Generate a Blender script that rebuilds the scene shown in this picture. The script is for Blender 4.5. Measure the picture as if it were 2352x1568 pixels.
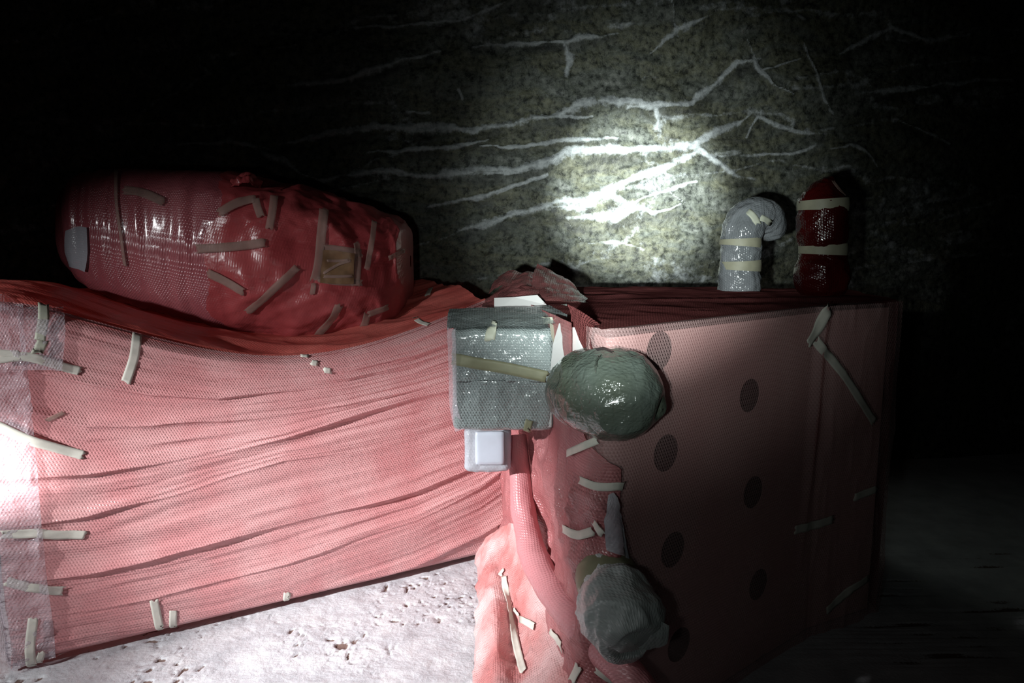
import bpy, bmesh, math, random
import numpy as np
from mathutils import Vector, Matrix
from mathutils.bvhtree import BVHTree

random.seed(7)
for o in list(bpy.data.objects):
    bpy.data.objects.remove(o)
scene = bpy.context.scene
COL = scene.collection

# ------------------------------------------------------------------ camera
FPX, W, H = 1650.0, 2352.0, 1568.0
CAM = np.array([0.0, 0.0, 1.2])
TILT = math.atan(234.0 / FPX)
ST, CT = math.sin(TILT), math.cos(TILT)
cd = bpy.data.cameras.new('camera')
cam = bpy.data.objects.new('camera', cd)
COL.objects.link(cam)
cam.location = CAM
cam.rotation_euler = (math.pi / 2 - TILT, 0, 0)
cd.sensor_width = 36.0
cd.lens = 36.0 * FPX / W
cd.clip_start = 0.02
scene.camera = cam

# ------------------------------------------------------------------ world, lights, exposure
world = bpy.data.worlds.new('world')
scene.world = world
world.use_nodes = True
world.node_tree.nodes['Background'].inputs[0].default_value = (0.10, 0.11, 0.12, 1)
world.node_tree.nodes['Background'].inputs[1].default_value = 0.003
scene.view_settings.view_transform = 'Standard'
scene.view_settings.look = 'None'
scene.view_settings.exposure = 0.0
scene.view_settings.gamma = 1.0
scene.view_settings.use_curve_mapping = False
scene.cycles.adaptive_threshold = 0.05
scene.cycles.max_bounces = 4
scene.cycles.diffuse_bounces = 2
scene.cycles.glossy_bounces = 1
scene.cycles.transmission_bounces = 2
scene.cycles.transparent_max_bounces = 6


def torch(name, loc, target, energy, cone, color, radius=0.02, blend=1.0):
    l = bpy.data.lights.new(name, 'SPOT')
    l.energy = energy
    l.spot_size = math.radians(cone)
    l.spot_blend = blend
    l.color = color
    l.shadow_soft_size = radius
    o = bpy.data.objects.new(name, l)
    COL.objects.link(o)
    o.location = loc
    d = Vector(target) - Vector(loc)
    o.rotation_euler = d.to_track_quat('-Z', 'Y').to_euler()
    return o


COOL = (0.90, 1.0, 0.97)
WHITE = (0.97, 0.985, 1.0)
# torch held beside the camera, aimed at the rock: narrow hot core, spill ring, faint halo
TA = (-0.16, -0.02, 1.13)
TT = (0.61, 3.6, 1.42)
torch('torch_core', TA, TT, 4300, 15, COOL, 0.012)
torch('torch_spill', TA, TT, 385, 31, COOL, 0.02)
torch('torch_halo', TA, TT, 40, 48, COOL, 0.02)
torch('torch_flood', TA, TT, 5, 100, COOL, 0.02)
# torch held at the left, aimed along the machine to the floor by the cabinet
TB = (-2.40, 0.20, 1.50)
torch('low_torch_core', TB, (-0.12, 2.32, 0.08), 850, 30, WHITE, 0.03)
torch('low_torch_halo', TB, (-0.80, 2.15, 0.30), 180, 58, WHITE, 0.03)
# second beam of the same person on the near end of the machine
torch('near_torch', (-1.62, 1.10, 0.74), (-1.43, 1.86, 0.60), 200, 24, WHITE, 0.02)


# ------------------------------------------------------------------ maths helpers
def ray(px, py):
    u = (np.asarray(px, float) - W / 2) / FPX
    v = -(np.asarray(py, float) - H / 2) / FPX
    return np.stack([u + 0 * v, CT + v * ST, -ST + v * CT + 0 * u], -1)


def P(px, py, Y):
    """world point seen at pixel (px,py) at world depth Y"""
    r = ray(px, py)
    s = np.asarray(Y, float) / r[..., 1]
    return CAM + r * s[..., None]


def to_px(V):
    d = np.asarray(V, float) - CAM
    fw = d[..., 1] * CT - d[..., 2] * ST
    up = d[..., 1] * ST + d[..., 2] * CT
    fw = np.maximum(fw, 1e-3)
    return W / 2 + FPX * d[..., 0] / fw, H / 2 - FPX * up / fw


def vnoise(p, seed=0):
    p = np.asarray(p, float)
    i = np.floor(p).astype(np.int64)
    f = p - i
    f = f * f * f * (f * (f * 6 - 15) + 10)

    def h(ix, iy, iz):
        n = (ix * 374761393 + iy * 668265263 + iz * 1440662683 + seed * 974711) & 0xffffffff
        n = ((n ^ (n >> 13)) * 1274126177) & 0xffffffff
        n = ((n ^ (n >> 16)) * 2246822519) & 0xffffffff
        n = n ^ (n >> 15)
        return (n & 0xffffff) / float(0xffffff)
    x, y, z = i[..., 0], i[..., 1], i[..., 2]
    fx, fy, fz = f[..., 0], f[..., 1], f[..., 2]
    r = 0
    for dx in (0, 1):
        wx = fx if dx else 1 - fx
        for dy in (0, 1):
            wy = fy if dy else 1 - fy
            for dz in (0, 1):
                wz = fz if dz else 1 - fz
                r = r + h(x + dx, y + dy, z + dz) * wx * wy * wz
    return r


def fbm(p, octaves=4, seed=0):
    p = np.asarray(p, float)
    a, s, t = 0.5, 0.0, 0.0
    for k in range(octaves):
        s = s + a * vnoise(p * (2.03 ** k), seed + 17 * k)
        t += a
        a *= 0.5
    return s / t


def crumple(p, octaves=3, seed=0):
    """ridged noise: sharp creases, 0..1"""
    p = np.asarray(p, float)
    a, s, t = 0.5, 0.0, 0.0
    for k in range(octaves):
        n = vnoise(p * (1.9 ** k), seed + 31 * k)
        s = s + a * (1 - np.abs(2 * n - 1))
        t += a
        a *= 0.5
    return s / t


def catmull(C, n, axis=0):
    C = np.moveaxis(np.asarray(C, float), axis, 0)
    m = C.shape[0]
    E = np.concatenate([2 * C[:1] - C[1:2], C, 2 * C[-1:] - C[-2:-1]], 0)
    t = np.linspace(0, m - 1, n)
    k = np.minimum(t.astype(int), m - 2)
    f = (t - k).reshape((-1,) + (1,) * (C.ndim - 1))
    p0, p1, p2, p3 = E[k], E[k + 1], E[k + 2], E[k + 3]
    R = 0.5 * (2 * p1 + (p2 - p0) * f + (2 * p0 - 5 * p1 + 4 * p2 - p3) * f ** 2
               + (3 * p1 - p0 - 3 * p2 + p3) * f ** 3)
    return np.moveaxis(R, 0, axis)


def grid_normals(V):
    du = np.gradient(V, axis=0)
    dv = np.gradient(V, axis=1)
    n = np.cross(du, dv)
    l = np.linalg.norm(n, axis=-1, keepdims=True)
    return n / np.maximum(l, 1e-9)


def arc_uv(V):
    """metre-true uv along the mean row and column"""
    du = np.linalg.norm(np.diff(V, axis=0), axis=-1).mean(1)
    dv = np.linalg.norm(np.diff(V, axis=1), axis=-1).mean(0)
    u = np.concatenate([[0], np.cumsum(du)])
    v = np.concatenate([[0], np.cumsum(dv)])
    return np.stack(np.meshgrid(u, v, indexing='ij'), -1)


# ------------------------------------------------------------------ object helpers
def thing(name, label, cat, loc=(0, 0, 0), group=None):
    o = bpy.data.objects.new(name, None)
    COL.objects.link(o)
    o.empty_display_size = 0.1
    o.location = loc
    o['label'] = label
    o['category'] = cat
    if group:
        o['group'] = group
    return o


def mesh_obj(name, V, F, mat, parent=None, uv=None, smooth=True, attrs=None):
    V = np.asarray(V, float).reshape(-1, 3)
    if parent is not None:
        off = np.zeros(3)
        q = parent
        while q is not None:
            off = off + np.array(q.location)
            q = q.parent
        V = V - off
    me = bpy.data.meshes.new(name)
    if isinstance(F, np.ndarray):
        n, k = F.shape
        me.vertices.add(len(V))
        me.vertices.foreach_set('co', V.astype(np.float32).ravel())
        me.loops.add(n * k)
        me.loops.foreach_set('vertex_index', F.astype(np.int32).ravel())
        me.polygons.add(n)
        me.polygons.foreach_set('loop_start', (np.arange(n) * k).astype(np.int32))
        me.polygons.foreach_set('loop_total', np.full(n, k, np.int32))
        me.update(calc_edges=True)
    else:
        me.from_pydata([tuple(v) for v in V], [], F)
        me.update()
    me.validate()
    if uv is not None:
        uvl = me.uv_layers.new(name='UVMap')
        idx = np.empty(len(me.loops), np.int32)
        me.loops.foreach_get('vertex_index', idx)
        uvl.data.foreach_set('uv', np.asarray(uv, float).reshape(-1, 2)[idx].astype(np.float32).ravel())
    for an, av in (attrs or {}).items():
        a = me.attributes.new(an, 'FLOAT', 'POINT')
        a.data.foreach_set('value', np.asarray(av, np.float32).ravel())
    me.polygons.foreach_set('use_smooth', np.full(len(me.polygons), smooth))
    me.materials.append(mat)
    o = bpy.data.objects.new(name, me)
    COL.objects.link(o)
    if parent is not None:
        o.parent = parent
    return o


def grid_faces(nu, nv, flip=False):
    a = np.arange(nu * nv).reshape(nu, nv)
    f = np.stack([a[:-1, :-1], a[1:, :-1], a[1:, 1:], a[:-1, 1:]], -1).reshape(-1, 4)
    return f[:, ::-1].copy() if flip else f


def sheet(name, V, mat, parent=None, flip=False, attrs=None, thick=0.0):
    nu, nv = V.shape[:2]
    o = mesh_obj(name, V, grid_faces(nu, nv, flip), mat, parent, arc_uv(V), True, attrs)
    if thick:
        m = o.modifiers.new('film_thickness', 'SOLIDIFY')
        m.thickness = thick
        m.offset = 0
    return o


def ctrl_sheet(name, rows, mat, parent, nu=60, nv=60, wr=0.0, wscale=14.0, seed=0, fine=0.0, flip=False):
    """rows of (px, py, depth) control points -> smooth wrinkled film"""
    C = np.array([[P(*c) for c in r] for r in rows])
    V = catmull(catmull(C, nu, 0), nv, 1)
    N = grid_normals(V)
    q = V * wscale
    if wr:
        V = V + N * (wr * (crumple(q, 3, seed) - 0.5))[..., None]
    if fine:
        V = V + N * (fine * (fbm(V * 70, 2, seed + 5) - 0.5))[..., None]
    return sheet(name, V, mat, parent, flip)


def loft(name, stations, mat, parent, nth=72, nst=None, wr=0.0, wscale=16.0, seed=0, power=2.0, fine=0.0,
         stretch=None, ref=None):
    """stations: (centre xyz, radius_a, radius_b) along a path; closed tube with pinched ends"""
    C = np.array([s[0] for s in stations], float)
    R = np.array([[s[1], s[2]] for s in stations], float)
    nst = nst or max(24, 10 * len(stations))
    C = catmull(C, nst)
    R = np.maximum(catmull(R, nst), 1e-4)
    T = np.gradient(C, axis=0)
    T /= np.maximum(np.linalg.norm(T, axis=1, keepdims=True), 1e-9)
    refv = np.array(ref if ref is not None else (0, 1, 0), float)
    A = np.cross(T, refv)
    A /= np.maximum(np.linalg.norm(A, axis=1, keepdims=True), 1e-9)
    B = np.cross(T, A)
    th = np.linspace(0, 2 * math.pi, nth + 1) + math.pi
    c, s = np.cos(th), np.sin(th)
    e = 2.0 / power
    cs = np.sign(c) * np.abs(c) ** e
    ss = np.sign(s) * np.abs(s) ** e
    V = (C[:, None] + A[:, None] * (R[:, :1] * cs[None])[..., None] + B[:, None] * (R[:, 1:] * ss[None])[..., None])
    D = V - C[:, None]
    D = D / np.maximum(np.linalg.norm(D, axis=-1, keepdims=True), 1e-9)
    fade = np.minimum(1, R.min(1) / (0.35 * R.max()))[:, None]
    q = V * wscale if stretch is None else V * np.asarray(stretch, float)
    if wr:
        V = V + D * (fade * wr * (crumple(q, 3, seed) - 0.45))[..., None]
    if fine:
        V = V + D * (fade * fine * (fbm(V * 60, 2, seed + 9) - 0.5))[..., None]
    V[:, -1] = V[:, 0]
    nu, nv = V.shape[:2]
    s_u = np.concatenate([[0], np.cumsum(np.linalg.norm(np.diff(C, axis=0), axis=1))])
    uv = np.stack(np.meshgrid(s_u, th * R.max() * 0.95, indexing='ij'), -1)
    F = grid_faces(nu, nv, True)
    return mesh_obj(name, V, F, mat, parent, uv)


def bvh_of(objs):
    VV, FF, n = [], [], 0
    bpy.context.view_layer.update()
    for o in objs:
        mw = o.matrix_world
        VV += [mw @ v.co for v in o.data.vertices]
        FF += [[i + n for i in p.vertices] for p in o.data.polygons]
        n = len(VV)
    return BVHTree.FromPolygons(VV, FF)


def tape(bvh, pts, width, mat, parent, name='tape_strip', lift=0.0022, seed=0, torn=0.25, zig=None):
    """a strip laid on the surface under a path of pixels; width in metres"""
    rs = random.Random(seed * 131 + int(pts[0][0] * 7 + pts[0][1]))
    pts = np.array(pts, float)
    want = lift
    L = np.linalg.norm(np.diff(pts, axis=0), axis=1).sum()
    n = max(4, int(L / 9) + 2)
    path = catmull(pts, n) if len(pts) > 2 else np.linspace(pts[0], pts[1], n)
    hits = []
    last = None
    for p in path:
        r = Vector(ray(p[0], p[1]))
        h = bvh.ray_cast(Vector(CAM), r.normalized())
        if h[0] is None:
            if last is None:
                continue
            h = bvh.find_nearest(last[0] + Vector((0.003, 0, 0)))
        nrm = h[1]
        if nrm.dot(r) > 0:
            nrm = -nrm
        last = (h[0], nrm)
        hits.append(last)
    if len(hits) < 2:
        return None
    pos = np.array([h[0] for h in hits])
    nor = np.array([h[1] for h in hits])
    k = np.ones(5) / 5
    if len(nor) > 6:
        nor = np.stack([np.convolve(np.pad(nor[:, i], 2, 'edge'), k, 'valid') for i in range(3)], -1)
        pos = np.stack([np.convolve(np.pad(pos[:, i], 1, 'edge'), np.ones(3) / 3, 'valid') for i in range(3)], -1)
    if callable(want):
        hx, _ = to_px(pos)
        lift = want(hx)
    tan = np.gradient(pos, axis=0)
    bi = np.cross(nor, tan)
    bi /= np.maximum(np.linalg.norm(bi, axis=1, keepdims=True), 1e-9)
    tn = tan / np.maximum(np.linalg.norm(tan, axis=1, keepdims=True), 1e-9)
    m = 5
    V = np.zeros((len(pos), m, 3))
    j0 = [rs.uniform(-1, 1) * torn * width for _ in range(m)]
    j1 = [rs.uniform(-1, 1) * torn * width for _ in range(m)]
    for j in range(m):
        w = (j / (m - 1) - 0.5) * width
        for i in range(len(pos)):
            q = Vector(pos[i] + bi[i] * w)
            nb = bvh.find_nearest(q)
            nn = Vector(nor[i])
            if nb[0] is not None and (nb[0] - q).length < 0.03:
                q = q + nn * (max(-0.004, min(0.012, (nb[0] - q).dot(nn))))
            V[i, j] = np.array(q + nn * (lift if np.isscalar(lift) else lift[i]))
        V[0, j] += tn[0] * j0[j]
        V[-1, j] += tn[-1] * j1[j]
    o = sheet(name, V, mat, parent)
    md = o.modifiers.new('tape_thickness', 'SOLIDIFY')
    md.thickness = 0.0008
    md.offset = 0
    return o


# ------------------------------------------------------------------ materials
def nodes_of(name):
    m = bpy.data.materials.new(name)
    m.use_nodes = True
    nt = m.node_tree
    nt.nodes.clear()
    out = nt.nodes.new('ShaderNodeOutputMaterial')
    return m, nt, out


def N(nt, kind, **kw):
    n = nt.nodes.new(kind)
    for k, v in kw.items():
        setattr(n, k, v)
    return n


def mathn(nt, op, a, b=None, clamp=False):
    n = nt.nodes.new('ShaderNodeMath')
    n.operation = op
    n.use_clamp = clamp
    for i, x in enumerate((a, b)):
        if x is None:
            continue
        if isinstance(x, (int, float)):
            n.inputs[i].default_value = x
        else:
            nt.links.new(x, n.inputs[i])
    return n.outputs[0]


def ramp(nt, fac, stops):
    r = nt.nodes.new('ShaderNodeValToRGB')
    el = r.color_ramp.elements
    while len(el) < len(stops):
        el.new(0.5)
    for e, (p, c) in zip(el, stops):
        e.position = p
        e.color = tuple(c) + (1,)
    nt.links.new(fac, r.inputs[0])
    return r.outputs[0]


def film_mat(name, col, col2=None, rough=0.3, bubble=0.0086, bstr=0.6, wrinkle=0.35, transl=0.2, transp=0.0,
             tcol=(1, 0.7, 0.7), spec=0.5, coat=0.0, wscale=60.0, ior=1.5):
    m, nt, out = nodes_of(name)
    L = nt.links.new
    uv = N(nt, 'ShaderNodeUVMap')
    sep = N(nt, 'ShaderNodeSeparateXYZ')
    L(uv.outputs[0], sep.inputs[0])
    tc = N(nt, 'ShaderNodeTexCoord')
    # bubbles on a staggered lattice
    v = mathn(nt, 'DIVIDE', sep.outputs[1], bubble * 0.9)
    u = mathn(nt, 'ADD', mathn(nt, 'DIVIDE', sep.outputs[0], bubble), mathn(nt, 'MULTIPLY', v, 0.5))
    cmb = N(nt, 'ShaderNodeCombineXYZ')
    L(u, cmb.inputs[0])
    L(v, cmb.inputs[1])
    vor = N(nt, 'ShaderNodeTexVoronoi', voronoi_dimensions='2D', feature='F1')
    vor.inputs['Scale'].default_value = 1.0
    vor.inputs['Randomness'].default_value = 0.06
    L(cmb.outputs[0], vor.inputs['Vector'])
    mr = N(nt, 'ShaderNodeMapRange', interpolation_type='SMOOTHERSTEP')
    mr.inputs[1].default_value = 0.54
    mr.inputs[2].default_value = 0.02
    mr.inputs[3].default_value = 0.0
    mr.inputs[4].default_value = 1.0
    L(vor.outputs['Distance'], mr.inputs[0])
    b1 = N(nt, 'ShaderNodeBump')
    b1.inputs['Strength'].default_value = bstr
    b1.inputs['Distance'].default_value = 0.0025
    L(mr.outputs[0], b1.inputs['Height'])
    nz = N(nt, 'ShaderNodeTexNoise')
    nz.inputs['Scale'].default_value = wscale
    nz.inputs['Detail'].default_value = 2
    nz.inputs['Distortion'].default_value = 0.6
    L(tc.outputs['Object'], nz.inputs['Vector'])
    b2 = N(nt, 'ShaderNodeBump')
    b2.inputs['Strength'].default_value = wrinkle
    b2.inputs['Distance'].default_value = 0.006
    L(nz.outputs[0], b2.inputs['Height'])
    L(b1.outputs[0], b2.inputs['Normal'])
    n2 = N(nt, 'ShaderNodeTexNoise')
    n2.inputs['Scale'].default_value = 6.0
    n2.inputs['Detail'].default_value = 2
    L(tc.outputs['Object'], n2.inputs['Vector'])
    c2 = col2 or tuple(0.75 * c for c in col)
    base = ramp(nt, n2.outputs[0], [(0.36, c2), (0.62, col)])
    p = N(nt, 'ShaderNodeBsdfPrincipled')
    L(base, p.inputs['Base Color'])
    p.inputs['Roughness'].default_value = rough
    p.inputs['Specular IOR Level'].default_value = spec
    p.inputs['Coat Weight'].default_value = coat
    p.inputs['IOR'].default_value = ior
    p.inputs['Coat Roughness'].default_value = 0.12
    L(b2.outputs[0], p.inputs['Normal'])
    sh = p.outputs[0]
    if transl > 0:
        t = N(nt, 'ShaderNodeBsdfTranslucent')
        L(base, t.inputs['Color'])
        mx = N(nt, 'ShaderNodeMixShader')
        mx.inputs[0].default_value = transl
        L(sh, mx.inputs[1])
        L(t.outputs[0], mx.inputs[2])
        sh = mx.outputs[0]
    if transp > 0:
        t = N(nt, 'ShaderNodeBsdfTransparent')
        t.inputs['Color'].default_value = tuple(tcol) + (1,)
        mx = N(nt, 'ShaderNodeMixShader')
        mx.inputs[0].default_value = transp
        L(sh, mx.inputs[1])
        L(t.outputs[0], mx.inputs[2])
        sh = mx.outputs[0]
    L(sh, out.inputs[0])
    return m


def plain_mat(name, col, rough=0.6, noise=0.15, scale=30.0, transp=0.0, spec=0.4, bump=0.2):
    m, nt, out = nodes_of(name)
    L = nt.links.new
    tc = N(nt, 'ShaderNodeTexCoord')
    nz = N(nt, 'ShaderNodeTexNoise')
    nz.inputs['Scale'].default_value = scale
    nz.inputs['Detail'].default_value = 4
    L(tc.outputs['Object'], nz.inputs['Vector'])
    c = ramp(nt, nz.outputs[0], [(0.3, tuple(x * (1 - noise) for x in col)), (0.7, tuple(min(1, x * (1 + noise)) for x in col))])
    p = N(nt, 'ShaderNodeBsdfPrincipled')
    L(c, p.inputs['Base Color'])
    p.inputs['Roughness'].default_value = rough
    p.inputs['Specular IOR Level'].default_value = spec
    b = N(nt, 'ShaderNodeBump')
    b.inputs['Strength'].default_value = bump
    b.inputs['Distance'].default_value = 0.002
    L(nz.outputs[0], b.inputs['Height'])
    L(b.outputs[0], p.inputs['Normal'])
    sh = p.outputs[0]
    if transp:
        t = N(nt, 'ShaderNodeBsdfTransparent')
        mx = N(nt, 'ShaderNodeMixShader')
        mx.inputs[0].default_value = transp
        L(sh, mx.inputs[1])
        L(t.outputs[0], mx.inputs[2])
        sh = mx.outputs[0]
    L(sh, out.inputs[0])
    return m


def rock_mat():
    m, nt, out = nodes_of('salt_rock')
    L = nt.links.new
    tc = N(nt, 'ShaderNodeTexCoord')
    mp = N(nt, 'ShaderNodeMapping')
    mp.inputs['Scale'].default_value = (1.0, 1.0, 2.6)
    mp.inputs['Rotation'].default_value = (0, math.radians(8), 0)
    L(tc.outputs['Object'], mp.inputs[0])
    n1 = N(nt, 'ShaderNodeTexNoise')
    n1.inputs['Scale'].default_value = 3.2
    n1.inputs['Detail'].default_value = 6
    n1.inputs['Roughness'].default_value = 0.65
    n1.inputs['Distortion'].default_value = 0.6
    L(mp.outputs[0], n1.inputs['Vector'])
    n2 = N(nt, 'ShaderNodeTexNoise')
    n2.inputs['Scale'].default_value = 34
    n2.inputs['Detail'].default_value = 4
    n2.inputs['Roughness'].default_value = 0.7
    L(tc.outputs['Object'], n2.inputs['Vector'])
    big = ramp(nt, n1.outputs[0], [(0.26, (0.030, 0.031, 0.030)), (0.42, (0.082, 0.083, 0.062)), (0.56, (0.066, 0.072, 0.066)),
                                   (0.74, (0.15, 0.155, 0.155))])
    grain = ramp(nt, n2.outputs[0], [(0.36, (0.18, 0.19, 0.17)), (0.49, (0.85, 0.85, 0.78)), (0.68, (1.45, 1.42, 1.30))])
    mul = N(nt, 'ShaderNodeMix', data_type='RGBA', blend_type='MULTIPLY')
    mul.inputs[0].default_value = 1.0
    L(big, mul.inputs[6])
    L(grain, mul.inputs[7])
    at = N(nt, 'ShaderNodeAttribute', attribute_name='vein')
    n3 = N(nt, 'ShaderNodeTexNoise')
    n3.inputs['Scale'].default_value = 20
    n3.inputs['Detail'].default_value = 4
    n3.inputs['Roughness'].default_value = 0.72
    L(tc.outputs['Object'], n3.inputs['Vector'])
    f = mathn(nt, 'ADD', at.outputs['Fac'], mathn(nt, 'MULTIPLY', mathn(nt, 'SUBTRACT', n3.outputs[0], 0.5), 1.7))
    mr = N(nt, 'ShaderNodeMapRange', interpolation_type='SMOOTHSTEP')
    mr.inputs[1].default_value = 0.30
    mr.inputs[2].default_value = 0.85
    L(f, mr.inputs[0])
    dk = N(nt, 'ShaderNodeAttribute', attribute_name='darkrock')
    dmx = N(nt, 'ShaderNodeMix', data_type='RGBA')
    L(mathn(nt, 'MULTIPLY', dk.outputs['Fac'], 0.75), dmx.inputs[0])
    L(mul.outputs[2], dmx.inputs[6])
    dmx.inputs[7].default_value = (0.018, 0.019, 0.017, 1)
    mix = N(nt, 'ShaderNodeMix', data_type='RGBA')
    L(mr.outputs[0], mix.inputs[0])
    L(dmx.outputs[2], mix.inputs[6])
    vc = ramp(nt, n2.outputs[0], [(0.3, (0.16, 0.17, 0.175)), (0.6, (0.30, 0.315, 0.32))])
    L(vc, mix.inputs[7])
    p = N(nt, 'ShaderNodeBsdfPrincipled')
    L(mix.outputs[2], p.inputs['Base Color'])
    p.inputs['Roughness'].default_value = 0.62
    p.inputs['Specular IOR Level'].default_value = 0.35
    b = N(nt, 'ShaderNodeBump')
    b.inputs['Strength'].default_value = 0.7
    b.inputs['Distance'].default_value = 0.012
    L(n2.outputs[0], b.inputs['Height'])
    L(b.outputs[0], p.inputs['Normal'])
    L(p.outputs[0], out.inputs[0])
    return m


def floor_mat():
    m, nt, out = nodes_of('salt_floor')
    L = nt.links.new
    tc = N(nt, 'ShaderNodeTexCoord')
    n1 = N(nt, 'ShaderNodeTexNoise')
    n1.inputs['Scale'].default_value = 9
    n1.inputs['Detail'].default_value = 7
    n1.inputs['Roughness'].default_value = 0.6
    L(tc.outputs['Object'], n1.inputs['Vector'])
    c1 = ramp(nt, n1.outputs[0], [(0.3, (0.46, 0.46, 0.49)), (0.5, (0.58, 0.58, 0.61)), (0.7, (0.70, 0.70, 0.72))])
    at = N(nt, 'ShaderNodeAttribute', attribute_name='pit')
    n3 = N(nt, 'ShaderNodeTexNoise')
    n3.inputs['Scale'].default_value = 120
    n3.inputs['Detail'].default_value = 5
    L(tc.outputs['Object'], n3.inputs['Vector'])
    f = mathn(nt, 'ADD', at.outputs['Fac'], mathn(nt, 'MULTIPLY', mathn(nt, 'SUBTRACT', n3.outputs[0], 0.5), 0.9))
    mr = N(nt, 'ShaderNodeMapRange', interpolation_type='SMOOTHSTEP')
    mr.inputs[1].default_value = 0.40
    mr.inputs[2].default_value = 0.75
    L(f, mr.inputs[0])
    mix = N(nt, 'ShaderNodeMix', data_type='RGBA')
    L(mr.outputs[0], mix.inputs[0])
    L(c1, mix.inputs[6])
    mix.inputs[7].default_value = (0.16, 0.10, 0.085, 1)
    p = N(nt, 'ShaderNodeBsdfPrincipled')
    L(mix.outputs[2], p.inputs['Base Color'])
    p.inputs['Roughness'].default_value = 0.7
    b = N(nt, 'ShaderNodeBump')
    b.inputs['Strength'].default_value = 0.5
    b.inputs['Distance'].default_value = 0.004
    L(n3.outputs[0], b.inputs['Height'])
    L(b.outputs[0], p.inputs['Normal'])
    L(p.outputs[0], out.inputs[0])
    return m


M_ROCK = rock_mat()
M_FLOOR = floor_mat()
M_PANEL = film_mat('pink_bubble_film', (0.76, 0.40, 0.40), (0.68, 0.30, 0.305), rough=0.24, bstr=0.5, wrinkle=0.12, transl=0.12)
M_TOPFILM = film_mat('red_film_single_layer', (0.74, 0.18, 0.15), (0.66, 0.13, 0.11), rough=0.35, bstr=0.25, wrinkle=0.2, transl=0.3)
M_BUNDLE = film_mat('red_bundle_film', (0.46, 0.085, 0.09), (0.36, 0.055, 0.06), rough=0.3, bstr=0.12, wrinkle=0.35, transl=0.1, wscale=26)
M_BUNDLE_L = film_mat('lavender_bundle_film', (0.42, 0.12, 0.135), (0.34, 0.085, 0.10), rough=0.25, bstr=0.45, wrinkle=0.35, transl=0.1, wscale=26, coat=0.4)
M_SIDE = film_mat('pink_side_film', (0.52, 0.21, 0.215), (0.44, 0.145, 0.15), rough=0.26, bstr=0.6, wrinkle=0.4, transl=0.2)
M_ROLL = film_mat('pale_pink_rolled_film', (0.74, 0.33, 0.35), (0.70, 0.28, 0.30), rough=0.32, bstr=0.35, wrinkle=0.1, transl=0.25)
M_SKIRT = film_mat('loose_pink_film', (0.88, 0.58, 0.57), (0.74, 0.28, 0.27), rough=0.28, bstr=0.5, wrinkle=0.45, transl=0.3)
M_FRONT = film_mat('hazy_pink_front_film', (0.72, 0.50, 0.49), (0.66, 0.41, 0.41), rough=0.22, bstr=0.8, wrinkle=0.1, transl=0.15,
                   transp=0.62, tcol=(1.0, 0.82, 0.81))
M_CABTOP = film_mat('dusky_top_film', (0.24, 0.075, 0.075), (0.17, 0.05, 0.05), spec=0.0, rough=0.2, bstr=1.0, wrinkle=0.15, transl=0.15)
M_CRUMP = film_mat('crumpled_pink_film', (0.24, 0.085, 0.085), (0.16, 0.06, 0.058), rough=0.25, bstr=0.4, wrinkle=0.4, transl=0.2)
M_POST = film_mat('deep_red_film', (0.05, 0.0035, 0.0035), (0.035, 0.0025, 0.0025), rough=0.2, bstr=0.3, wrinkle=0.8, transl=0.0, wscale=34)
M_CLEARBOX = film_mat('clear_bubble_wrap_on_grey', (0.31, 0.355, 0.35), (0.25, 0.29, 0.29), rough=0.12, bstr=0.6, wrinkle=0.5, transl=0.0,
                      bubble=0.0075, coat=0.6, spec=0.8)
M_BULB = film_mat('clear_wrap_on_green_grey', (0.105, 0.128, 0.114), (0.085, 0.10, 0.075), rough=0.2, bstr=0.22, wrinkle=0.8, transl=0.0, coat=0.3)
M_VALVE = film_mat('clear_wrap_on_slate', (0.62, 0.66, 0.65), (0.50, 0.54, 0.53), rough=0.35, bstr=0.3, wrinkle=0.3, transl=0.0)
M_ELBOW = film_mat('clear_wrap_on_white_pipe', (0.20, 0.21, 0.225), (0.15, 0.16, 0.17), rough=0.15, bstr=0.35, wrinkle=0.9, transl=0.0, wscale=30, coat=0.4)
M_CLEAR = film_mat('clear_film', (0.80, 0.76, 0.82), (0.76, 0.70, 0.76), rough=0.16, bstr=0.5, wrinkle=0.7, transl=0.2, transp=0.62,
                   tcol=(1, 0.97, 0.98), spec=0.6)
M_WHITEBAG = film_mat('milky_film', (0.54, 0.55, 0.60), (0.48, 0.49, 0.54), rough=0.25, bstr=0.2, wrinkle=0.3, transl=0.3)
M_TAPE = plain_mat('masking_tape', (0.62, 0.60, 0.53), 0.65, 0.08, 40, bump=0.3)
M_TAPE_SHEER = plain_mat('sheer_masking_tape', (0.38, 0.25, 0.21), 0.6, 0.1, 40, transp=0.5)
M_TAPE_OLIVE = plain_mat('olive_tape', (0.24, 0.24, 0.15), 0.5, 0.08, 40)
M_TAPE_CREAM = plain_mat('cream_tape', (0.40, 0.41, 0.33), 0.55, 0.08, 40)
M_TAPE_DIM = plain_mat('aged_tape', (0.27, 0.26, 0.19), 0.55, 0.08, 40)
M_LABEL = plain_mat('pale_label', (0.52, 0.56, 0.64), 0.4, 0.05, 20)
M_BROWN = plain_mat('brown_tape', (0.20, 0.115, 0.06), 0.4, 0.2, 30, bump=0.6)
M_CARD = plain_mat('white_card', (0.82, 0.81, 0.80), 0.7, 0.03, 20)
M_CABBODY = plain_mat('pale_cabinet_paint', (0.76, 0.62, 0.61), 0.6, 0.06, 8)
M_HOLE = plain_mat('dark_hole', (0.03, 0.02, 0.022), 0.8, 0.1, 20)
M_DARK = plain_mat('dark_steel', (0.05, 0.05, 0.05), 0.6, 0.2, 20)

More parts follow.
